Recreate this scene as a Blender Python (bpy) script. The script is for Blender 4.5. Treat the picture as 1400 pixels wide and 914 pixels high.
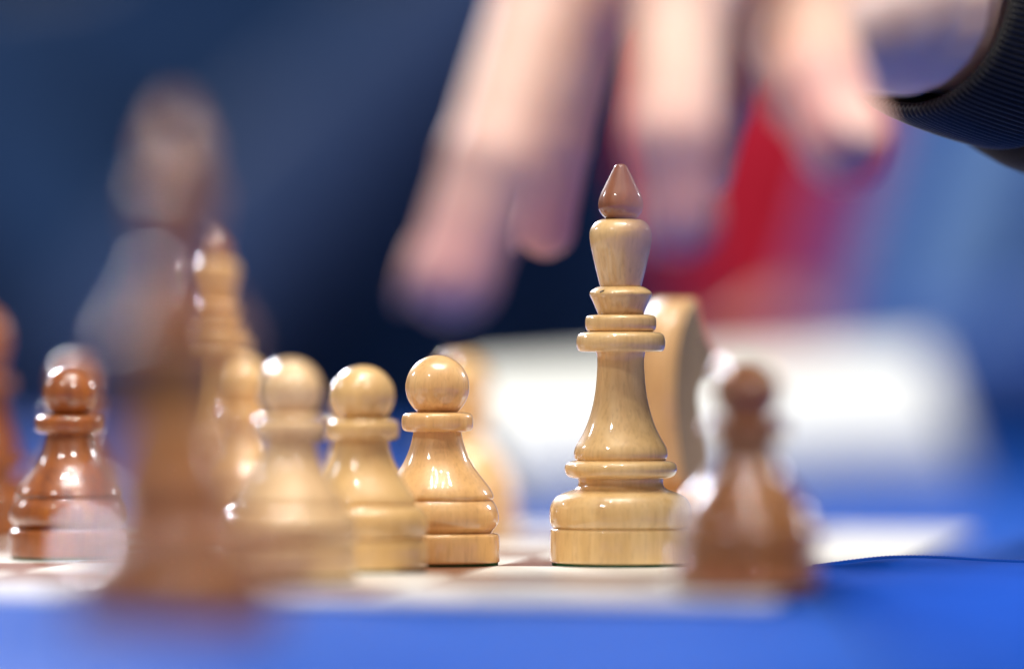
import bpy, bmesh, math, random
from mathutils import Vector, Matrix, noise
R = math.radians
random.seed(7)
for o in list(bpy.data.objects): bpy.data.objects.remove(o)
SC = bpy.context.scene
COL = SC.collection

# ------------------------------------------------------------------ camera
CAM_Z = 0.0554          # lens height above the chess board
FOCUS = 1.5
cd = bpy.data.cameras.new('camera'); cam = bpy.data.objects.new('camera', cd); COL.objects.link(cam)
cam.location = (0, -FOCUS, CAM_Z); cam.rotation_euler = (R(90), 0, 0)
cd.lens = 200; cd.sensor_width = 36; cd.sensor_fit = 'HORIZONTAL'; cd.shift_y = 0.02
cd.clip_start = 0.05; cd.clip_end = 60
cd.dof.use_dof = True; cd.dof.focus_distance = FOCUS; cd.dof.aperture_fstop = 2.8
SC.camera = cam
SC.view_settings.view_transform = 'Standard'; SC.view_settings.look = 'None'
SC.view_settings.exposure = -0.15; SC.view_settings.gamma = 1; SC.view_settings.use_curve_mapping = False
SC.cycles.use_denoising = True
SC.cycles.denoising_prefilter = 'ACCURATE'
SC.cycles.max_bounces = 8
SC.cycles.sample_clamp_indirect = 6
SC.cycles.caustics_reflective = False; SC.cycles.caustics_refractive = False

# ------------------------------------------------------------------ light of the hall, plus added fill
w = bpy.data.worlds.new('World'); SC.world = w; w.use_nodes = True
bg = w.node_tree.nodes['Background']; bg.inputs[0].default_value = (1.0, 0.95, 0.92, 1); bg.inputs[1].default_value = 0.225

def area(name, loc, size, watts, color=(1, 1, 1), target=(0, 0, 0.04), shape='RECTANGLE'):
    l = bpy.data.lights.new(name, 'AREA'); l.shape = shape; l.size = size[0]
    if shape in ('RECTANGLE', 'ELLIPSE'): l.size_y = size[1]
    l.energy = watts; l.color = color
    o = bpy.data.objects.new(name, l); COL.objects.link(o); o.location = loc
    o.rotation_euler = (Vector(target) - Vector(loc)).to_track_quat('-Z', 'Y').to_euler()
    return o
area('hall_window_light', (-1.75, 5.0, 2.0), (0.75, 0.5), 380, (0.88, 0.90, 1.0))
area('hall_window_light', (-3.4, 1.9, 1.9), (0.5, 0.5), 25, (0.88, 0.92, 1.0))
area('hall_window_light', (3.7, 3.0, 1.8), (0.5, 0.5), 70, (0.95, 0.95, 1.0))
for i in range(4):
    for j in range(3):
        area('ceiling_spot', (-0.9 + 0.75 * i + 0.13 * j, -1.7 + 0.62 * j + 0.1 * i, 4.6), (0.07, 0.07), 24, (1.0, 0.95, 0.86), shape='DISK')
area('fill_panel_light', (1.2, -2.9, 2.9), (0.26, 0.26), 70, (1.0, 0.97, 0.92))  # added fill for upright faces, placed to give the stem streaks
area('fill_panel_light', (-2.0, -2.6, 3.0), (0.26, 0.26), 42, (1.0, 0.97, 0.94))  # added fill from the left for upright faces, no known fixture
area('fill_panel_light', (-0.2, -0.2, 3.0), (1.2, 0.7), 22, (1.0, 0.99, 0.97), target=(0.1, 1.6, 0.05))  # added fill that brightens the white card and the far players

# ------------------------------------------------------------------ helpers
MM = 0.193e-3
def P(x, y, s):                       # photo pixel and relative scale -> point of the room
    return Vector(((x - 700) * MM / s, FOCUS / s - FOCUS, CAM_Z + (485 - y) * MM / s))
def G(x, s, z=0.0):
    return Vector(((x - 700) * MM / s, FOCUS / s - FOCUS, z))

def link(name, me, mat=None, parent=None, smooth=True, label=None):
    o = bpy.data.objects.new(name, me); COL.objects.link(o)
    if mat: me.materials.append(mat)
    if smooth:
        for p in me.polygons: p.use_smooth = True
    if parent: o.parent = parent
    if label: o['label'] = label
    return o
def thing(name, label, cat, loc=(0, 0, 0), rz=0, group=None):
    o = bpy.data.objects.new(name, None); COL.objects.link(o); o.location = loc; o.rotation_euler = (0, 0, rz)
    o.empty_display_size = 0.02
    o['label'] = label; o['category'] = cat
    if group: o['group'] = group
    return o
def tag(o, label=None, cat=None, group=None, kind=None):
    if label: o['label'] = label
    if cat: o['category'] = cat
    if group: o['group'] = group
    if kind: o['kind'] = kind
    return o
def mesh_from(bm, name):
    me = bpy.data.meshes.new(name); bm.to_mesh(me); bm.free(); return me

def chaikin(pts, n=2):
    for _ in range(n):
        out = [pts[0]]
        for a, b in zip(pts, pts[1:]):
            out.append((a[0] * .75 + b[0] * .25, a[1] * .75 + b[1] * .25))
            out.append((a[0] * .25 + b[0] * .75, a[1] * .25 + b[1] * .75))
        out.append(pts[-1]); pts = out
    return pts
def lathe(prof, seg=112, it=2, wob=0.0):
    """prof: (radius, z) from bottom to top, metres; closed at both ends on the axis"""
    pts = chaikin(prof, it)
    bm = bmesh.new(); rings = []
    for r, z in pts:
        rings.append([bm.verts.new((r * math.cos(2 * math.pi * k / seg), r * math.sin(2 * math.pi * k / seg), z)) for k in range(seg)])
    for a, b in zip(rings, rings[1:]):
        for k in range(seg):
            bm.faces.new((a[k], a[(k + 1) % seg], b[(k + 1) % seg], b[k]))
    bm.faces.new(rings[0][::-1]); bm.faces.new(rings[-1])
    return mesh_from(bm, 'turned')

# ------------------------------------------------------------------ materials
def new_mat(name):
    m = bpy.data.materials.new(name); m.use_nodes = True
    nt = m.node_tree; b = nt.nodes['Principled BSDF']
    return m, nt, b
def N(nt, t, **kw):
    n = nt.nodes.new(t)
    for k, v in kw.items(): setattr(n, k, v)
    return n
def ramp(nt, stops):
    r = N(nt, 'ShaderNodeValToRGB'); e = r.color_ramp.elements
    while len(e) > 1: e.remove(e[-1])
    e[0].position = stops[0][0]; e[0].color = (*stops[0][1], 1)
    for p, c in stops[1:]:
        x = e.new(p); x.color = (*c, 1)
    return r
def wood(name, dark, mid, light, seed, rough=0.42, coat=1.0, coat_r=0.05, tilt=(0.1, 0.06, 0)):
    m, nt, b = new_mat(name); L = nt.links
    tc = N(nt, 'ShaderNodeTexCoord')
    mp = N(nt, 'ShaderNodeMapping'); mp.inputs['Rotation'].default_value = tilt
    mp.inputs['Location'].default_value = (seed * .013, seed * .007, seed * .011); mp.inputs['Scale'].default_value = (1, 1, 0.09)
    L.new(tc.outputs['Object'], mp.inputs[0])
    n1 = N(nt, 'ShaderNodeTexNoise'); n1.inputs['Scale'].default_value = 420; n1.inputs['Detail'].default_value = 6; n1.inputs['Roughness'].default_value = .65
    L.new(mp.outputs[0], n1.inputs['Vector'])
    mp2 = N(nt, 'ShaderNodeMapping'); mp2.inputs['Rotation'].default_value = (0.25, 0.35, seed); mp2.inputs['Scale'].default_value = (1, 0.6, 0.22)
    mp2.inputs['Location'].default_value = (seed * .02, 0, seed * .03)
    L.new(tc.outputs['Object'], mp2.inputs[0])
    n2 = N(nt, 'ShaderNodeTexNoise'); n2.inputs['Scale'].default_value = 95; n2.inputs['Detail'].default_value = 3; n2.inputs['Distortion'].default_value = .8
    L.new(mp2.outputs[0], n2.inputs['Vector'])
    mx = N(nt, 'ShaderNodeMix'); mx.data_type = 'FLOAT'; mx.inputs[0].default_value = .55
    L.new(n1.outputs[0], mx.inputs[2]); L.new(n2.outputs[0], mx.inputs[3])
    r = ramp(nt, [(0.30, dark), (0.48, mid), (0.66, light)])
    L.new(mx.outputs[0], r.inputs[0])
    # fine pores, short dark dashes along the grain
    mp3 = N(nt, 'ShaderNodeMapping'); mp3.inputs['Scale'].default_value = (1, 1, 0.12); mp3.inputs['Rotation'].default_value = tilt
    L.new(tc.outputs['Object'], mp3.inputs[0])
    n3 = N(nt, 'ShaderNodeTexNoise'); n3.inputs['Scale'].default_value = 1500; n3.inputs['Detail'].default_value = 2
    L.new(mp3.outputs[0], n3.inputs['Vector'])
    pr = ramp(nt, [(0.34, (0.62, 0.55, 0.5)), (0.46, (1, 1, 1))])
    L.new(n3.outputs[0], pr.inputs[0])
    mul = N(nt, 'ShaderNodeMix'); mul.data_type = 'RGBA'; mul.blend_type = 'MULTIPLY'; mul.inputs[0].default_value = .3
    L.new(r.outputs[0], mul.inputs[6]); L.new(pr.outputs[0], mul.inputs[7])
    L.new(mul.outputs[2], b.inputs['Base Color'])
    b.inputs['Roughness'].default_value = rough
    b.inputs['Coat Weight'].default_value = coat; b.inputs['Coat Roughness'].default_value = coat_r; b.inputs['Coat IOR'].default_value = 1.52
    # lacquer that is not quite flat
    n4 = N(nt, 'ShaderNodeTexNoise'); n4.inputs['Scale'].default_value = 330; n4.inputs['Detail'].default_value = 2
    mp4 = N(nt, 'ShaderNodeMapping'); mp4.inputs['Scale'].default_value = (1, 1, .6); L.new(tc.outputs['Object'], mp4.inputs[0]); L.new(mp4.outputs[0], n4.inputs['Vector'])
    bp = N(nt, 'ShaderNodeBump'); bp.inputs['Strength'].default_value = .5; bp.inputs['Distance'].default_value = .00018
    L.new(n4.outputs[0], bp.inputs['Height']); L.new(bp.outputs[0], b.inputs['Coat Normal'])
    bp2 = N(nt, 'ShaderNodeBump'); bp2.inputs['Strength'].default_value = .3; bp2.inputs['Distance'].default_value = .0002
    L.new(n1.outputs[0], bp2.inputs['Height']); L.new(bp2.outputs[0], b.inputs['Normal'])
    return m
def cloth_mat(name, c1, c2, scale=60, rough=.85, sheen=.03, weave=900, bump=.3, stretch=(1, 1, 1), spec=.15):
    m, nt, b = new_mat(name); L = nt.links
    tc = N(nt, 'ShaderNodeTexCoord'); mp = N(nt, 'ShaderNodeMapping'); mp.inputs['Scale'].default_value = stretch
    L.new(tc.outputs['Object'], mp.inputs[0])
    n = N(nt, 'ShaderNodeTexNoise'); n.inputs['Scale'].default_value = scale; n.inputs['Detail'].default_value = 5
    L.new(mp.outputs[0], n.inputs['Vector'])
    r = ramp(nt, [(.35, c1), (.65, c2)]); L.new(n.outputs[0], r.inputs[0]); L.new(r.outputs[0], b.inputs['Base Color'])
    b.inputs['Roughness'].default_value = rough; b.inputs['Sheen Weight'].default_value = sheen
    b.inputs['Specular IOR Level'].default_value = spec
    v = N(nt, 'ShaderNodeTexNoise'); v.inputs['Scale'].default_value = weave; L.new(mp.outputs[0], v.inputs['Vector'])
    bp = N(nt, 'ShaderNodeBump'); bp.inputs['Strength'].default_value = bump; bp.inputs['Distance'].default_value = .0004
    L.new(v.outputs[0], bp.inputs['Height']); L.new(bp.outputs[0], b.inputs['Normal'])
    return m

KING_WOOD = wood('yellow_maple', (.59, .365, .135), (.72, .475, .20), (.79, .56, .27), 3, tilt=(.35, .25, .1))
MAPLE_A = wood('orange_maple', (.60, .335, .12), (.73, .43, .165), (.80, .52, .225), 11)
MAPLE_B = wood('straw_maple', (.56, .34, .12), (.67, .425, .165), (.74, .50, .22), 23)
MAPLE_C = wood('pale_maple', (.58, .36, .165), (.70, .46, .225), (.77, .54, .29), 31)
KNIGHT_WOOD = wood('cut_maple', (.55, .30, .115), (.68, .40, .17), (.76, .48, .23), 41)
BROWN = wood('red_brown_wood', (.11, .022, .0015), (.25, .060, .003), (.37, .11, .007), 5, coat_r=.045)
BROWN_B = wood('dull_brown_wood', (.16, .046, .005), (.28, .088, .009), (.39, .135, .015), 15, coat_r=.05)
FINIAL = wood('stained_finial', (.15, .042, .015), (.23, .070, .026), (.30, .105, .042), 9)
FELT = cloth_mat('green_felt', (.01, .05, .02), (.02, .09, .035), rough=1)
INK, _, _b = new_mat('black_nick'); _b.inputs['Base Color'].default_value = (.01, .008, .006, 1); _b.inputs['Roughness'].default_value = .6

# ------------------------------------------------------------------ hall shell
def box(bm, c, d):
    r = bmesh.ops.create_cube(bm, size=1)
    bmesh.ops.scale(bm, vec=d, verts=r['verts']); bmesh.ops.translate(bm, vec=c, verts=r['verts'])
def quad_obj(name, pts, mat):
    me = bpy.data.meshes.new(name); me.from_pydata(pts, [], [(0, 1, 2, 3)]); return link(name, me, mat, smooth=False)
FLOOR_Z = -0.752
floor_m = cloth_mat('hall_floor', (.07, .07, .08), (.1, .1, .11), scale=3, rough=.4, sheen=0)
wall_m = cloth_mat('hall_wall', (.032, .038, .052), (.045, .052, .07), scale=1.2, rough=.8, sheen=0)
tag(quad_obj('floor', [(-9, -4, FLOOR_Z), (9, -4, FLOOR_Z), (9, 9, FLOOR_Z), (-9, 9, FLOOR_Z)], floor_m), kind='structure')
bm = bmesh.new(); box(bm, (0, 7.1, 1.2), (18, .2, 3.9)); tag(link('wall', mesh_from(bm, 'wall'), wall_m, smooth=False), kind='structure')

# ------------------------------------------------------------------ table, cloth, board
BOARD_O = Vector((-0.0041, -0.0045)); BA = R(-10); SQ = 0.057
def board_uv(X, Y):
    dx, dy = X - BOARD_O.x, Y - BOARD_O.y
    return dx * math.cos(BA) + dy * math.sin(BA), -dx * math.sin(BA) + dy * math.cos(BA)
U0, U1, V0, V1 = -7 * SQ - .033, SQ + .040, -3 * SQ - .014, 5 * SQ + .030

table = thing('table', 'long table covered with a royal blue cloth under the chessboard', 'table', (0, 0, FLOOR_Z))
tw = wood('table_top_wood', (.2, .13, .07), (.25, .17, .1), (.3, .2, .12), 2)
bm = bmesh.new(); box(bm, (0, .42, -FLOOR_Z - .022), (0.90, 2.38, .03)); link('table_top', mesh_from(bm, 'top'), tw, table, False)
metal, _, _b = new_mat('grey_metal'); _b.inputs['Base Color'].default_value = (.25, .25, .27, 1); _b.inputs['Metallic'].default_value = .9; _b.inputs['Roughness'].default_value = .35
for sx in (-.40, .40):
    for sy in (-.68, 1.52):
        bm = bmesh.new(); box(bm, (sx, sy, (-FLOOR_Z - .037) / 2), (.04, .04, -FLOOR_Z - .037)); link('leg', mesh_from(bm, 'leg'), metal, table, False)

def lerp(a, b, t): return a + (b - a) * t
def sstep(a, b, x):
    t = max(0, min(1, (x - a) / (b - a))); return t * t * (3 - 2 * t)
def cloth_z(X, Y):
    z = -0.0022
    u, v = board_uv(X, Y)
    out = max(u - U1 - .004, V0 - .004 - v, v - V1 - .004)
    k = sstep(0, .03, out)
    flat = 1 - math.exp(-(((X + .0673) ** 2 + (Y + .3636) ** 2) / .045 ** 2) ** 2)
    n = noise.noise(Vector((X * 7, Y * 4, .3))) + .5 * noise.noise(Vector((X * 17, Y * 9, 2.3)))
    z += k * (.0016 + (.0028 + .004 * sstep(.04, .15, out)) * n * flat)
    z += k * .0052 * math.exp(-((Y - .115 - .25 * (X - .14)) / .028) ** 2) * sstep(.11, .135, X)
    z += k * .006 * math.exp(-((Y + .42 + .3 * X) / .05) ** 2) * sstep(.0, -.2, X) * .6 * flat
    return z
def grid_mesh(xs, ys, f, name):
    vs = [(x, y, f(x, y)) for y in ys for x in xs]; nx = len(xs)
    fs = [(j * nx + i, j * nx + i + 1, (j + 1) * nx + i + 1, (j + 1) * nx + i) for j in range(len(ys) - 1) for i in range(nx - 1)]
    me = bpy.data.meshes.new(name); me.from_pydata(vs, [], fs); return me
BLUE = cloth_mat('royal_blue_satin', (.003, .052, .31), (.005, .070, .38), scale=25, rough=.5, sheen=.0, weave=1400, bump=.35, spec=.045)
BLUE_MATT = cloth_mat('royal_blue_twill', (.002, .044, .32), (.004, .060, .40), scale=40, rough=.8, sheen=.0, weave=1800, bump=.5, spec=.02)
bt = cloth_z
def cz(X, Y):
    # edges hang over the table rim
    z = bt(X, Y)
    dx = max(0, abs(X) - .455); dy = max(0, Y - 1.615, -.775 - Y)
    d = max(dx, dy)
    return z - .05 - d * 6 if d > 0 else z
xs = [-.48] + [-.455 + .91 * i / 200 for i in range(201)] + [.48]
ys = [-.80] + [-.775 + 1.2 * i / 220 for i in range(221)] + [.425 + 1.19 * i / 60 for i in range(1, 61)] + [1.64]
cl = link('tablecloth', grid_mesh(xs, ys, cz, 'tablecloth'), BLUE)
tag(cl, 'royal blue satin tablecloth spread over the whole long table', 'tablecloth')

# board: one thin printed vinyl mat
bm = bmesh.new(); bmesh.ops.create_cube(bm, size=1)
bmesh.ops.scale(bm, vec=(U1 - U0, V1 - V0, .0016), verts=bm.verts)
bmesh.ops.translate(bm, vec=((U0 + U1) / 2, (V0 + V1) / 2, -.0008), verts=bm.verts)
bmesh.ops.bevel(bm, geom=bm.edges[:], offset=.0004, segments=2, affect='EDGES')
m, nt, b = new_mat('board_print'); L = nt.links
tc = N(nt, 'ShaderNodeTexCoord'); sp = N(nt, 'ShaderNodeSeparateXYZ'); L.new(tc.outputs['Object'], sp.inputs[0])
def mth(op, a, bb=None, c=None):
    n = N(nt, 'ShaderNodeMath', operation=op)
    for i, v in enumerate((a, bb, c)):
        if v is None: continue
        if isinstance(v, (int, float)): n.inputs[i].default_value = v
        else: L.new(v, n.inputs[i])
    return n.outputs[0]
fu = mth('FLOOR', mth('DIVIDE', sp.outputs[0], SQ)); fv = mth('FLOOR', mth('DIVIDE', sp.outputs[1], SQ))
par = mth('MODULO', mth('ABSOLUTE', mth('ADD', fu, fv)), 2.0)     # 0 -> dark
dark = mth('SUBTRACT', 1.0, par)
ins = mth('MULTIPLY', mth('MULTIPLY', mth('GREATER_THAN', sp.outputs[0], -7 * SQ), mth('LESS_THAN', sp.outputs[0], SQ)),
          mth('MULTIPLY', mth('GREATER_THAN', sp.outputs[1], -3 * SQ), mth('LESS_THAN', sp.outputs[1], 5 * SQ)))
fac = mth('MULTIPLY', dark, ins)
mix = N(nt, 'ShaderNodeMix'); mix.data_type = 'RGBA'; L.new(fac, mix.inputs[0])
mix.inputs[6].default_value = (.83, .82, .77, 1); mix.inputs[7].default_value = (.20, .075, .04, 1)
L.new(mix.outputs[2], b.inputs['Base Color']); b.inputs['Roughness'].default_value = .33; b.inputs['Specular IOR Level'].default_value = .35
nz = N(nt, 'ShaderNodeTexNoise'); nz.inputs['Scale'].default_value = 900; L.new(tc.outputs['Object'], nz.inputs['Vector'])
bp = N(nt, 'ShaderNodeBump'); bp.inputs['Strength'].default_value = .25; bp.inputs['Distance'].default_value = .0002
L.new(nz.outputs[0], bp.inputs['Height']); L.new(bp.outputs[0], b.inputs['Normal'])
board = link('chessboard', mesh_from(bm, 'board'), m, smooth=False)
board.location = (BOARD_O.x, BOARD_O.y, 0); board.rotation_euler = (0, 0, BA)
tag(board, 'thin cream and brown roll-up chessboard lying on the blue cloth', 'chessboard')

# folded cloth lying over the board's right edge, with a stitched hem
def over_z(X, Y):
    t = (X - .079)
    z = .0001 + .0016 * sstep(0, .022, t) - .0009 * sstep(.024, .05, t)
    z += .0006 * math.sin((X - .08) * 60) * sstep(0, .05, t)
    z += .0012 * noise.noise(Vector((X * 22, Y * 9, 5))) * sstep(.01, .09, -Y)
    z += .0022 * sstep(.02, .3, -Y) * (.5 + noise.noise(Vector((X * 6, Y * 5, 1)))) 
    z += -.0020 * math.exp(-((Y + .055) / .022) ** 2) * sstep(.0, .04, t) * sstep(.22, .1, X)
    u, v = board_uv(X, Y)
    lo = .0005 if (u < U1 + .004 and v > V0 - .004) else -1
    return max(z, lo, cloth_z(X, Y) + .0006)
def hem_y(X): return .000 + .004 * math.sin((X - .07) * 22) - .006 * sstep(.085, .079, X)
xs = [.079 + .36 * (i / 150) ** 1.4 for i in range(151)]; nyo = 130
vs, fs = [], []
for j in range(nyo + 1):
    for i, X in enumerate(xs):
        t = j / nyo; Y = lerp(-.60, hem_y(X), 1 - (1 - t) ** 1.5)
        vs.append((X - .0050 * sstep(-.012, -.03, Y) * max(0, 1 - i / 30), Y, over_z(X, Y)))
nx = len(xs)
for j in range(nyo):
    for i in range(nx - 1): fs.append((j * nx + i, j * nx + i + 1, (j + 1) * nx + i + 1, (j + 1) * nx + i))
me = bpy.data.meshes.new('fold'); me.from_pydata(vs, [], fs)
fold = link('cloth_overlay', me, BLUE_MATT)
sd = fold.modifiers.new('thick', 'SOLIDIFY'); sd.thickness = .0007; sd.offset = -1
tag(fold, 'stitched edge of a second blue cloth folded over the board edge', 'tablecloth')
# hem: a doubled band with slanting stitches
vs, fs = [], []
hx = [.0795 + .30 * i / 900 for i in range(901)]; sec = [(-.0048, .0000), (-.0040, .00040), (-.002, .00065), (-.0006, .00062), (.0003, .0003), (.0005, -.0003), (.0003, -.0010)]
for X in hx:
    for q, (dy, dz) in enumerate(sec):
        Y = hem_y(X) + dy
        amp = .00012 * (math.sin((X + dy * .8) * 2 * math.pi / .0011)) * (.7 + .5 * noise.noise(Vector((X * 300, 0, 0)))) if 0 < q < 6 else 0
        vs.append((X, Y, over_z(X, min(Y, hem_y(X))) + dz * sstep(.0795, .088, X) + amp))
n = len(sec)
for i in range(len(hx) - 1):
    for q in range(n - 1): fs.append((i * n + q, (i + 1) * n + q, (i + 1) * n + q + 1, i * n + q + 1))
me = bpy.data.meshes.new('hem'); me.from_pydata(vs, [], fs); link('hem', me, BLUE_MATT, fold)

# ------------------------------------------------------------------ turned pieces (radius px, height px; 1 px = 0.193 mm)
PX = MM
K_BASE = [(0, 4), (94, 4), (96.5, 5), (96.8, 8), (96.8, 30), (96.4, 46), (95, 50), (90, 51.5), (0, 51.5)]
K_BODY = [(0, 50), (90, 50), (93, 52), (95.5, 55), (97.3, 62), (97.3, 72), (96, 82), (91, 91), (84, 96.5), (72, 101), (63, 104), (58.5, 108), (57.5, 114), (59, 120), (50, 121), (0, 121)]
K_RING = [(0, 118), (60, 118), (68, 119.5), (73.5, 122), (76.5, 128), (77, 133), (75, 139), (69, 142), (62, 143.5), (55, 144), (0, 144)]
K_STEM = [(0, 142), (58, 142), (62, 144), (64, 149), (64, 155), (62, 162), (57, 170), (51, 181), (45, 195), (40, 211), (36, 229), (33.5, 248), (32, 270), (32, 284), (34, 292), (34, 294), (0, 294)]
K_COLL = [(0, 291), (54, 291), (58, 292.5), (60.5, 298), (61, 306), (59.5, 313), (56, 317), (49, 318.5), (40, 319.5), (0, 319.5)]
K_COLU = [(0, 317), (42, 318.5), (46, 320), (48.5, 325), (48.8, 332), (48, 338), (45, 341), (36, 342.5), (0, 342.5)]
K_CONE = [(0, 341), (30, 341), (31.5, 343.5), (34, 350), (38, 359), (42, 367), (43, 370.5), (41.5, 374), (35, 378.5), (29, 381), (20, 381.5), (0, 381.5)]
K_HEAD = [(0, 380), (28, 380), (29, 383), (31.5, 393), (34.5, 405), (38, 421), (41, 434), (43, 447), (42.6, 456), (39.5, 463), (34, 469), (27, 472.5), (15, 473.5), (0, 473.5)]
K_FIN = [(0, 470.5), (16, 471), (24, 475.5), (29, 482), (31, 489), (30.8, 496), (28.6, 504), (26, 510), (17.5, 527), (9.5, 543), (7.5, 546), (4.5, 547.6), (0, 548)]
def prof(p, rs=1, f=lambda h: h): return [(r * PX * rs, f(h) * PX) for r, h in p]
def felt(parent, r, z1=4.3):
    return link('felt_pad', lathe([(0, 0), (r * PX, 0), (r * PX, z1 * PX), (0, z1 * PX)], 64, 0), FELT, parent)

K_STEM_FAT = [(0, 142), (60, 142), (64, 146), (65, 156), (63, 170), (58, 184), (52, 203), (46, 230), (41, 255), (39, 280), (40, 294), (0, 294)]
def kingish(name, label, cat, loc, mat, fin, rz=0, rs=1.0, hs=1.0, f=None, group=None, stem=None, top_rs=None):
    t = thing(name, label, cat, loc, rz, group)
    g = (lambda h: f(h) * hs) if f else (lambda h: h * hs)
    for nm, p in (('base', K_BASE), ('body', K_BODY), ('ring', K_RING), ('stem', stem or K_STEM), ('collar', K_COLL), ('collar', K_COLU), ('crown', K_CONE), ('head', K_HEAD)):
        link(nm, lathe(prof(p, (top_rs or rs) if nm in ('crown', 'head') else rs, g)), mat, t)
    link('finial', lathe(prof(K_FIN, top_rs or rs, g)), fin, t, label='brown stained pointed finial' if fin is FINIAL else None)
    felt(t, 94 * rs)
    return t
king = kingish('chess_king', 'light yellow wooden king with brown pointed finial, sharp in the middle', 'chess king', G(848.5, 1.0), KING_WOOD, FINIAL, rz=.6)
# nick in the crown ring
bm = bmesh.new(); bmesh.ops.create_icosphere(bm, subdivisions=2, radius=1)
bmesh.ops.scale(bm, vec=(.00085, .0003, .0003), verts=bm.verts)
for v in bm.verts: v.co.z += .25 * v.co.x * 1.6 + .00012 * noise.noise(v.co * 3000)
nk = link('nick', mesh_from(bm, 'nick'), INK, king); a = math.asin(-27 / 42)
nk.rotation_euler = (0, 0, -.6 + a); nk.location = Matrix.Rotation(-.6, 3, 'Z') @ Vector((math.sin(a) * 41.2 * PX, -math.cos(a) * 41.2 * PX, 373.2 * PX))

P_BASE = [(0, 4), (83, 4), (85, 5), (85.3, 8), (85.3, 26), (85, 40), (83.5, 43), (78, 44.5), (70, 45), (0, 45)]
P_BODY = [(0, 43), (70, 43), (74, 45), (76, 48), (80, 52), (83.5, 58), (84.3, 65), (83, 75), (80, 82), (77, 87), (74.5, 89.5), (70, 90), (0, 90)]
P_STEM = [(0, 88.5), (72, 88.5), (75.5, 90), (77, 93), (76.5, 97), (72, 106), (64, 116), (56, 126), (48, 137), (41.5, 150), (36, 166), (33, 180), (33, 184), (0, 184)]
P_COLL = [(0, 181.5), (40, 182), (46, 184), (48.5, 188), (49, 194), (48.8, 201), (47, 206), (42, 208.5), (30, 209.5), (0, 209.5)]
def P_HEAD(r=43.7, c=243.5):
    return [(0, 207)] + [(r * math.cos(t), c + r * math.sin(t)) for t in [math.asin(max(-1, (208.5 - c) / r)) + (math.pi / 2 - math.asin((208.5 - c) / r)) * k / 22 for k in range(23)]]
P_BODY_ROUND = [(0, 43), (76, 43), (80, 46), (84, 52), (86.5, 62), (86.5, 72), (83, 82), (76, 89), (70, 92), (0, 92)]
P_STEM_B = [(0, 90), (66, 90), (70, 93), (70, 98), (66, 106), (58, 118), (50, 130), (43, 143), (37, 159), (33.5, 176), (33, 184), (0, 184)]
def pawn(label, loc, mat, rs=1.0, hs=1.0, head=43.7, rz=0, round_=False, group=None):
    t = thing('chess_pawn', label, 'chess pawn', loc, rz, group)
    g = lambda h: h * hs
    link('base', lathe(prof(P_BASE, rs, g)), mat, t)
    link('body', lathe(prof(P_BODY_ROUND if round_ else P_BODY, rs, g)), mat, t)
    link('stem', lathe(prof(P_STEM_B if round_ else P_STEM, rs, g)), mat, t)
    link('collar', lathe(prof(P_COLL, rs * (.96 if round_ else 1), g)), mat, t)
    link('head', lathe(prof(P_HEAD(head, 208.5 + (243.5 - 208.5) * head / 43.7), 1, g), it=1), mat, t)
    felt(t, 83 * rs)
    return t
LP, DP = 'light wooden pawns on the board', 'brown wooden pawns'
pawn('sharp orange-toned light pawn with dark scuffs on its head', G(598, 1.0), MAPLE_A, rz=1.1, group=LP)
pawn('straw-yellow light pawn standing between two other light pawns', G(497, 1.03), MAPLE_B, rs=1.0, hs=.965, head=41.6, rz=2.3, round_=True, group=LP)
pawn('softly blurred pale pawn nearest the camera in the light row', G(398, 1.068), MAPLE_C, rs=1.0, hs=1.0, head=41, rz=.4, round_=True, group=LP)
pawn('blurred light pawn just behind the big blurred brown king', G(329, .915), MAPLE_A, rz=4, group=LP)
pawn('blurred light pawn half hidden behind the straw-yellow pawn', G(487, .93), MAPLE_B, rz=5, hs=.92, head=38, group=LP)
pawn('blurred light pawn peeping out behind the sharp orange-toned pawn', G(634, .86), MAPLE_A, rz=3, group=LP)
pawn('glossy red-brown pawn near the left edge of the board', G(96, .972), BROWN, hs=.97, head=39, rz=.9, group=DP)
pawn('strongly blurred brown pawn hidden behind the glossy red-brown pawn', G(108, .88), BROWN, rz=2, group=DP)
pawn('blurred mid-brown pawn in front of the light knight at the right', G(1020, 1.13), BROWN_B, rz=1, rs=1.05, group=DP)

def qf(h):
    for (a, b), (c, d) in zip([(0, 0), (288, 286), (339, 330), (378, 362), (470, 430)], [(288, 286), (339, 330), (378, 362), (470, 430), (548, 478)]):
        if h <= c: return b + (h - a) * (d - b) / (c - a)
    return h
kingish('chess_queen', 'blurred light wooden queen behind the big blurred brown king', 'chess queen', G(290, .90), MAPLE_A, FINIAL, rs=.95, f=qf, rz=2)
zc = lambda x, s: cloth_z(*G(x, s).xy)
kingish('chess_king', 'large very blurred brown king standing on the blue cloth in front', 'chess king', G(240, 1.32, -.0006), BROWN_B, BROWN_B, rz=1, rs=1.16, stem=K_STEM_FAT, top_rs=.82)

# brown bishop cut by the left edge of the picture
t = thing('chess_bishop', 'blurred brown bishop cut off by the left picture edge', 'chess bishop', G(-24, .885))
for nm, p in (('base', K_BASE), ('body', K_BODY), ('ring', K_RING)): link(nm, lathe(prof(p, .93, lambda h: h * .9)), BROWN, t)
link('stem', lathe(prof([(0, 126), (55, 126), (58, 132), (56, 145), (48, 165), (40, 190), (35, 215), (32, 236), (0, 236)])), BROWN, t)
link('collar', lathe(prof([(0, 233), (44, 233), (50, 237), (51, 244), (49, 250), (40, 253), (0, 253)])), BROWN, t)
link('head', lathe(prof([(0, 251), (24, 251), (28, 258), (35, 276), (41, 297), (43, 312), (41, 328), (33, 344), (20, 356), (8, 364), (3, 370), (0, 371)])), BROWN, t)
felt(t, 86)

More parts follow.
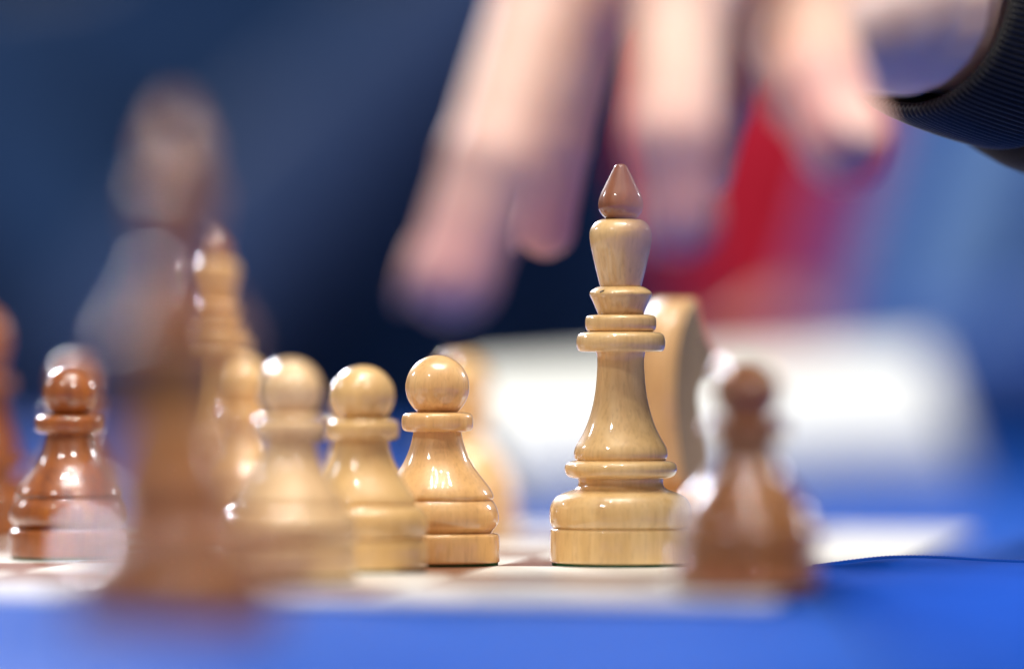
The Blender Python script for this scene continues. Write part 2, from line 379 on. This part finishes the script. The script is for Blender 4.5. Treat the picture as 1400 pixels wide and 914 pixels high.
# light knight: a sawn slab on a turned foot
t = thing('chess_knight', 'light wooden knight cut from a slab, right behind the light king', 'chess knight', G(921, .94), R(0))
NB = [(0, 4), (89, 4), (91, 6), (91.3, 10), (91.3, 30), (91, 44), (88, 47), (80, 48.5), (0, 48.5)]
NBD = [(0, 47), (84, 47), (89, 51), (91, 58), (90, 68), (84, 77), (72, 83), (58, 86), (0, 86)]
link('base', lathe(prof(NB)), KNIGHT_WOOD, t); link('body', lathe(prof(NBD)), KNIGHT_WOOD, t); felt(t, 88)
# outline in the slab's own plane: u = away from the near (mane) edge, z = height, mm
out = [(8.5, 15), (6.5, 20), (3.6, 28), (1.2, 36), (0, 45), (.4, 51), (1.6, 58), (4, 63.5), (8, 68.5), (13.5, 72.2), (16.5, 73), (18.5, 72), (18.8, 69), (20.5, 66), (24, 62), (28.5, 58), (31.5, 54), (31.5, 51), (29, 49.5), (25, 50), (21, 48.5), (18.5, 46), (18.3, 43), (20, 39), (23.5, 34), (25.5, 28), (25.6, 22), (24.5, 15)]
out = [(p[0] * .001, p[1] * .001) for p in out]
cl2 = out + [out[0]]
bm = bmesh.new(); th = .0072
A = [bm.verts.new((-th, u, z)) for u, z in out]; B = [bm.verts.new((th, u, z)) for u, z in out]
bm.faces.new(A[::-1]); bm.faces.new(B)
for i in range(len(A)): bm.faces.new((A[i], A[(i + 1) % len(A)], B[(i + 1) % len(A)], B[i]))
bmesh.ops.recalc_face_normals(bm, faces=bm.faces)
bmesh.ops.bevel(bm, geom=[e for e in bm.edges if abs(e.verts[0].co.x - e.verts[1].co.x) < 1e-6], offset=.0009, segments=3, affect='EDGES')
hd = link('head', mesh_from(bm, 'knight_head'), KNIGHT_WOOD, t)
hd.data.materials.append(wood('side_face_wood', (.20, .125, .06), (.30, .20, .11), (.38, .26, .15), 51))  # darker wood for the two broad sides of the head
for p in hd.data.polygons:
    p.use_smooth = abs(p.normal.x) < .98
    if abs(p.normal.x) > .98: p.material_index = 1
ya = R(27)
hd.rotation_euler = (0, 0, -ya); hd.location = (-.0065, -.011, 0); hd.scale = (.95, .95, .978)
# eye and sawn mouth slit
for sx in (-1, 1):
    bm = bmesh.new(); bmesh.ops.create_uvsphere(bm, u_segments=16, v_segments=8, radius=.0013)
    e = link('eye', mesh_from(bm, 'eye'), FINIAL, hd); e.location = (sx * th, .0205, .0605); e.scale = (.4, 1, 1)

# ------------------------------------------------------------------ white folded card behind
t = thing('name_card', 'blank white folded card standing on the blue cloth behind the pieces', 'card', (0, 0, 0))
paper, nt, b = new_mat('white_card'); b.inputs['Base Color'].default_value = (.84, .86, .82, 1); b.inputs['Roughness'].default_value = .6
pl, pr = G(640, .735), G(1265, .63); hl, hr = .051, .058
d = (pr - pl).normalized(); nrm = Vector((-d.y, d.x, 0)) * .022
zb = -.001
for nm, sg in (('front_panel', -1), ('back_panel', 1)):
    a0, a1 = pl + nrm * sg, pr + nrm * sg
    vs = []; n_ = 24
    for i in range(n_ + 1):
        q = i / n_; bt_ = a0.lerp(a1, q); tp = pl.lerp(pr, q); h = lerp(hl, hr, q)
        vs.append((bt_.x, bt_.y, max(zb, cloth_z(bt_.x, bt_.y)))); vs.append((tp.x, tp.y, zb + h))
    fs = [(2 * i, 2 * i + 2, 2 * i + 3, 2 * i + 1) for i in range(n_)]
    me = bpy.data.meshes.new(nm); me.from_pydata(vs, [], fs); o = link(nm, me, paper, t)
    sm = o.modifiers.new('thick', 'SOLIDIFY'); sm.thickness = .0006; sm.offset = 1 if sg < 0 else -1

# ------------------------------------------------------------------ bodies by fused tapered limbs
def add_limb(bm, a, b, ra, rb, seg=18, flat=None):
    a, b = Vector(a), Vector(b); d = b - a; L_ = d.length
    q = d.to_track_quat('Z', 'Y'); rings = []
    caps = 5
    prof_ = [(ra * math.cos(t), -ra * math.sin(t)) for t in [math.pi / 2 * (1 - k / caps) for k in range(caps)]] + [(ra, 0)] \
        + [(rb, L_)] + [(rb * math.cos(t), L_ + rb * math.sin(t)) for t in [math.pi / 2 * (k + 1) / caps for k in range(caps)]]
    for r, z in prof_:
        r = max(r, 1e-5)
        rings.append([bm.verts.new(a + q @ Vector((r * math.cos(2 * math.pi * k / seg), r * math.sin(2 * math.pi * k / seg), z))) for k in range(seg)])
    for A_, B_ in zip(rings, rings[1:]):
        for k in range(seg): bm.faces.new((A_[k], A_[(k + 1) % seg], B_[(k + 1) % seg], B_[k]))
    bm.faces.new(rings[0][::-1]); bm.faces.new(rings[-1])
def add_ball(bm, c, r, rot=None):
    x = bmesh.ops.create_icosphere(bm, subdivisions=3, radius=1)
    M = Matrix.LocRotScale(Vector(c), rot, Vector(r) if hasattr(r, '__len__') else Vector((r, r, r)))
    bmesh.ops.transform(bm, matrix=M, verts=x['verts'])
def fuse(bm, name, voxel, mat, parent, smooth_it=6, label=None):
    me = mesh_from(bm, name); o = bpy.data.objects.new(name, me); COL.objects.link(o)
    r = o.modifiers.new('r', 'REMESH'); r.mode = 'VOXEL'; r.voxel_size = voxel
    s = o.modifiers.new('s', 'SMOOTH'); s.iterations = smooth_it; s.factor = .6
    dg = bpy.context.evaluated_depsgraph_get(); dg.update()
    nm = bpy.data.meshes.new_from_object(o.evaluated_get(dg)); bpy.data.objects.remove(o)
    return link(name, nm, mat, parent, label=label)
def skin_mat(name, c1, c2):
    m, nt, b = new_mat(name); L = nt.links
    tc = N(nt, 'ShaderNodeTexCoord'); n = N(nt, 'ShaderNodeTexNoise'); n.inputs['Scale'].default_value = 60; n.inputs['Detail'].default_value = 4
    L.new(tc.outputs['Object'], n.inputs['Vector']); r = ramp(nt, [(.35, c1), (.65, c2)]); L.new(n.outputs[0], r.inputs[0]); L.new(r.outputs[0], b.inputs['Base Color'])
    b.inputs['Roughness'].default_value = .5; b.inputs['Subsurface Weight'].default_value = .25; b.inputs['Subsurface Radius'].default_value = (1, .35, .2); b.inputs['Subsurface Scale'].default_value = .006
    n2 = N(nt, 'ShaderNodeTexNoise'); n2.inputs['Scale'].default_value = 900; L.new(tc.outputs['Object'], n2.inputs['Vector'])
    bp = N(nt, 'ShaderNodeBump'); bp.inputs['Strength'].default_value = .3; bp.inputs['Distance'].default_value = .0003; L.new(n2.outputs[0], bp.inputs['Height']); L.new(bp.outputs[0], b.inputs['Normal'])
    return m
SKIN = skin_mat('hand_skin', (.60, .37, .29), (.68, .45, .36))
_nt = SKIN.node_tree; _b = _nt.nodes['Principled BSDF']; _src = _b.inputs['Base Color'].links[0].from_socket
_at = N(_nt, 'ShaderNodeAttribute'); _at.attribute_name = 'flush'
_mx = N(_nt, 'ShaderNodeMix'); _mx.data_type = 'RGBA'; _nt.links.new(_at.outputs['Fac'], _mx.inputs[0])
_nt.links.new(_src, _mx.inputs[6]); _mx.inputs[7].default_value = (.62, .24, .25, 1); _nt.links.new(_mx.outputs[2], _b.inputs['Base Color'])
NAIL, _, _b = new_mat('nail'); _b.inputs['Base Color'].default_value = (.70, .42, .36, 1); _b.inputs['Roughness'].default_value = .5

# the reaching hand: right hand, palm down, thumb towards the camera
hand = thing('person', 'reaching right hand and forearm in a black ribbed cuff above the king', 'person', (0, 0, 0))
W = P(1264, -22, 1.003)
ax = Vector((.71, .67, -.125)).normalized()
bm = bmesh.new()
add_limb(bm, W + ax * .20, W + ax * .02, .034, .0275, 28)
add_limb(bm, W + ax * .02, W - ax * .012, .0275, .0285, 28)
F = {
 'index': [P(1010, -150, 1.125), P(925, 15, 1.16), P(918, 190, 1.185), P(925, 295, 1.185)],
 'middle': [P(905, -165, 1.11), P(742, 5, 1.15), P(672, 225, 1.175), P(618, 378, 1.18)],
 'ring': [P(900, -140, 1.075), P(800, 30, 1.08), P(765, 195, 1.08), P(746, 312, 1.075)],
 'little': [P(985, -110, 1.05), P(1005, 30, 1.06), P(985, 150, 1.075), P(965, 235, 1.08)],
 'thumb': [P(1212, 0, 1.055), P(1095, 45, 1.11), P(1118, 125, 1.145), P(1152, 192, 1.155)],
}
RAD = {'index': (.0135, .0120, .0105, .0092), 'middle': (.0135, .0128, .0115, .0102), 'ring': (.0120, .0098, .0085, .0075), 'little': (.0115, .0095, .008, .0070), 'thumb': (.020, .0145, .0125, .0105)}
for k, pts in F.items():
    r = RAD[k]
    for i in range(3): add_limb(bm, pts[i], pts[i + 1], r[i] * (.93 if i else 1), r[i + 1] * .95)
    for i in (1, 2): add_ball(bm, pts[i], r[i] * 1.0)
    add_ball(bm, pts[3], r[3] * 1.0)
    if k != 'thumb':
        for wq in (Vector((0, 0, .006)), Vector((-.002, .004, -.006))):
            add_limb(bm, W - ax * .006 + wq * .8, pts[0] + wq * .3, .021, .0135)
add_limb(bm, P(1225, 5, 1.03), P(1110, 30, 1.09), .024, .0165)      # ball of the thumb
add_limb(bm, P(1245, 20, 1.0), P(1010, -60, 1.06), .0215, .017)    # heel of the palm
hb = fuse(bm, 'body', .0013, SKIN, hand, 8)
fl = hb.data.attributes.new('flush', 'FLOAT', 'POINT')      # blood in the fingertips and over the knuckles
spots_ = [(p[3], .017, .85) for p in F.values()] + [(p[i], .010, .35) for p in F.values() for i in (1, 2)]
fl.data.foreach_set('value', [min(1, sum(a_ * math.exp(-((v.co - c_).length / r_) ** 2) for c_, r_, a_ in spots_)) for v in hb.data.vertices])
for k in ('index', 'middle', 'ring', 'little', 'thumb'):
    a_, b_ = F[k][2], F[k][3]; d = (b_ - a_).normalized()
    up = Vector((-1, .15, .3)) if k != 'thumb' else Vector((.4, -.9, .2)); up = (up - d * up.dot(d)).normalized(); side = d.cross(up)
    bm = bmesh.new(); r = RAD[k][3]
    add_ball(bm, b_ + d * r * .15 + up * r * .86, (r * .62, r * .16, r * .85), Matrix((side, up, d)).transposed().to_quaternion())
    link('fingernail', mesh_from(bm, 'nail'), NAIL, hand)
# cuff with real ribs, and the sleeve behind it
BLACK = cloth_mat('black_knit', (.006, .006, .006), (.011, .011, .011), scale=300, rough=.5, sheen=.16, weave=2500, bump=.3, spec=.45)
q = ax.to_track_quat('Z', 'Y')
def tube(name, prof_, seg, ribs, amp, mat, parent, close=False, wob=0):
    bm = bmesh.new(); rings = []
    for i, (t_, r) in enumerate(prof_):
        ring = []
        for k in range(seg):
            a = 2 * math.pi * k / seg
            rr = r + amp[i] * (abs(math.cos(a * ribs / 2)) - .5) + wob * noise.noise(Vector((math.cos(a) * 2, math.sin(a) * 2, t_ * 30)))
            ring.append(bm.verts.new(CW + q @ Vector((rr * math.cos(a), rr * math.sin(a) * .95, t_))))
        rings.append(ring)
    for A_, B_ in zip(rings, rings[1:]):
        for k in range(seg): bm.faces.new((A_[k], A_[(k + 1) % seg], B_[(k + 1) % seg], B_[k]))
    return link(name, mesh_from(bm, name), mat, parent)
CW = W + Vector((0.001, 0, -.003))
pr_ = [(.03, .030), (.006, .0302), (-.001, .0306), (-.0032, .0314), (-.0034, .0325), (-.002, .0335), (.002, .0343), (.008, .0351), (.014, .0357), (.020, .0362), (.028, .0366), (.034, .0366), (.0375, .0358), (.0395, .0345), (.041, .032)]
am_ = [0, .0002, .0004, .0010, .0016, .0022, .0024, .0024, .0024, .0024, .0024, .0024, .0016, .0007, .0002]
tube('cuff', pr_, 1280, 128, am_, BLACK, hand)
sl = [(.0390, .032), (.0397, .0365), (.0415, .0395), (.047, .0415), (.060, .0424), (.085, .0435), (.14, .047), (.19, .053), (.24, .056), (.245, .05), (.246, .02)]
tube('sleeve', sl, 160, 1, [0] * len(sl), cloth_mat('black_sleeve', (.007, .008, .011), (.012, .013, .018), rough=.85, sheen=.1, spec=.2), hand, wob=.0016)

# ------------------------------------------------------------------ players at the far end of the tables
def person(loc, rz, label, jacket, sleeve, arm_pose, hair, trouser, lean=.0, stripe=None):
    t = thing('person', label, 'person', loc, rz)          # origin: seat surface centre, facing -y
    sk = skin_mat('face_skin', (.55, .33, .25), (.65, .42, .32))
    sh = [Vector((sx * .19, -lean, .545)) for sx in (-1, 1)]
    bm = bmesh.new()
    add_limb(bm, (0, 0, .10), (0, -lean * .6, .36), .125, .12); add_limb(bm, (0, -lean * .6, .36), (0, -lean, .50), .12, .10)
    add_limb(bm, (0, -lean, .52), (0, -lean - .02, .66), .055, .05)
    add_ball(bm, (0, -lean - .03, .765), (.075, .095, .118)); add_ball(bm, (0, -lean - .125, .745), (.014, .02, .022))
    add_ball(bm, (0, -lean - .105, .695), (.028, .016, .012))
    for sx in (-1, 1): add_ball(bm, (sx * .077, -lean - .015, .755), (.012, .02, .032))
    for i, (el, wr, fi) in enumerate(arm_pose):
        add_limb(bm, sh[i], el, .042, .036); add_limb(bm, el, wr, .036, .026)
        el, wr, fi = Vector(el), Vector(wr), Vector(fi); dd = (fi - wr)
        add_limb(bm, wr, wr + dd * .5, .026, .032); sd_ = dd.cross(Vector((0, 0, 1))); sd_ = (sd_ if sd_.length > .01 else Vector((1, 0, 0))).normalized()
        for f_ in range(4): add_limb(bm, wr + dd * .45 + sd_ * (.011 * (f_ - 1.5) * 2), fi + sd_ * (.012 * (f_ - 1.5) * 2) - dd * (.06 * abs(f_ - 1.3)), .010, .0085, 10)
        add_limb(bm, wr + dd * .1, wr + dd * .45 + sd_ * .05 * (1 if i else -1), .013, .010, 10)
    for sx in (-1, 1):
        add_limb(bm, (sx * .09, 0, .08), (sx * .13, -.42, .09), .085, .062); add_limb(bm, (sx * .13, -.42, .09), (sx * .13, -.40, -.38), .058, .04)
        add_limb(bm, (sx * .13, -.39, -.40), (sx * .14, -.55, -.415), .035, .03)
    fuse(bm, 'body', .007, sk, t, 4)
    bm = bmesh.new()                                        # jacket
    add_limb(bm, (0, 0, .09), (0, -lean * .6, .36), .155, .15); add_limb(bm, (0, -lean * .6, .36), (0, -lean, .49), .15, .115)
    for sx in (-1, 1):
        add_limb(bm, (sx * .06, 0, .10), (sx * .085, -lean * .6, .38), .135, .125); add_limb(bm, (0, -lean, .54), (sx * .17, -lean, .53), .07, .062)
        add_limb(bm, (sx * .085, -lean * .6, .38), (sx * .14, -lean, .50), .115, .085)
    add_limb(bm, (0, -lean, .50), (0, -lean - .012, .635), .085, .070)
    fuse(bm, 'jacket', .009, jacket, t, 5)
    for i, (el, wr, fi) in enumerate(arm_pose):
        bm = bmesh.new(); add_limb(bm, sh[i], el, .066, .056); fuse(bm, 'upper_sleeve', .007, jacket, t, 4)
        bm = bmesh.new(); add_limb(bm, el, Vector(wr) * .93 + Vector(el) * .07, .058, .044); fuse(bm, 'sleeve', .007, sleeve, t, 4)
        if stripe:
            for off in (-.018, .030):
                bm = bmesh.new(); a0 = sh[i] + Vector((off, -.052, 0)); b0 = Vector(el) + Vector((off, -.046, .0))
                add_limb(bm, a0, b0, .018, .016, 10); link('stripe', mesh_from(bm, 'stripe'), stripe, t)
    bm = bmesh.new()
    for sx in (-1, 1):
        add_limb(bm, (sx * .08, 0, .09), (sx * .13, -.42, .092), .098, .073); add_limb(bm, (sx * .13, -.42, .092), (sx * .13, -.40, -.34), .07, .055)
    fuse(bm, 'trousers', .009, trouser, t, 4)
    bm = bmesh.new(); add_ball(bm, (0, -lean - .005, .80), (.084, .098, .10)); add_ball(bm, (0, -lean + .03, .765), (.08, .07, .10)); fuse(bm, 'hair', .006, hair, t, 3)
    for sx in (-1, 1):
        bm = bmesh.new(); add_ball(bm, (sx * .03, -lean - .113, .772), (.012, .008, .008)); link('eye', mesh_from(bm, 'eye'), INK, t)
    return t
def chair(loc, label):
    t = thing('chair', label, 'chair', loc, 0, 'chairs at the far end of the table')
    bm = bmesh.new(); box(bm, (0, 0, .43), (.42, .42, .04)); bmesh.ops.bevel(bm, geom=bm.edges[:], offset=.01, segments=2, affect='EDGES'); link('seat', mesh_from(bm, 'seat'), CHAIR, t)
    bm = bmesh.new(); box(bm, (0, .22, .70), (.40, .03, .28)); bmesh.ops.bevel(bm, geom=bm.edges[:], offset=.01, segments=2, affect='EDGES'); link('backrest', mesh_from(bm, 'back'), CHAIR, t)
    for sx in (-.18, .18):
        for sy in (-.18, .215):
            bm = bmesh.new(); add_limb(bm, (sx, sy, .012), (sx, sy, .41 if sy < 0 else .80), .011, .011, 12); link('leg', mesh_from(bm, 'leg'), metal, t)
CHAIR = cloth_mat('chair_fabric', (.02, .02, .025), (.03, .03, .04))
NAVY = cloth_mat('navy_jacket', (.004, .018, .060), (.006, .026, .085), scale=20)
SLATE = cloth_mat('slate_blue_sleeve', (.020, .038, .095), (.028, .050, .12), scale=20)
RED = cloth_mat('red_jacket', (.34, .006, .022), (.44, .010, .035), scale=20)
ROYAL = cloth_mat('royal_jacket', (.001, .035, .20), (.002, .05, .27), scale=20)
PALE = cloth_mat('pale_stripe', (.13, .24, .46), (.16, .28, .52), scale=20)
GREYB = cloth_mat('charcoal_cloth', (.02, .025, .04), (.03, .035, .05), scale=20)
HAIR = cloth_mat('dark_hair', (.01, .007, .005), (.03, .02, .012), scale=80, stretch=(4, 4, .5))
SEAT = FLOOR_Z + .45
rest = lambda X, sp=.22: [((-sp - .06, -.12, .32), (-sp + .06, -.36, .345), (-sp + .13, -.47, .345)), ((sp + .06, -.12, .32), (sp - .06, -.36, .345), (sp - .13, -.47, .345))]
prop = [((-.04, -.30, .35), (.24, -.25, .65), (.14, -.20, .74)), ((.25, .0, .30), (.12, -.22, .21), (.05, -.30, .20))]
for (x, y, lab) in ((-.18, 2.07, 'chair under the player in the navy jacket'), (.48, 2.10, 'chair under the player in the royal blue jacket'), (.08, 2.98, 'chair under the player in the red jacket')):
    chair((x, y, FLOOR_Z), lab)
person((-.18, 2.05, SEAT), 0, 'blurred seated player in a navy jacket with slate blue sleeves', NAVY, SLATE, prop, HAIR, GREYB, .06)
person((.48, 2.08, SEAT), R(8), 'blurred seated player in a royal blue jacket at the right', ROYAL, ROYAL, rest(.6), HAIR, GREYB, .05, PALE)
person((.08, 2.96, SEAT), 0, 'blurred seated player in a red jacket behind the other two', RED, RED, rest(.3), HAIR, GREYB, .05)
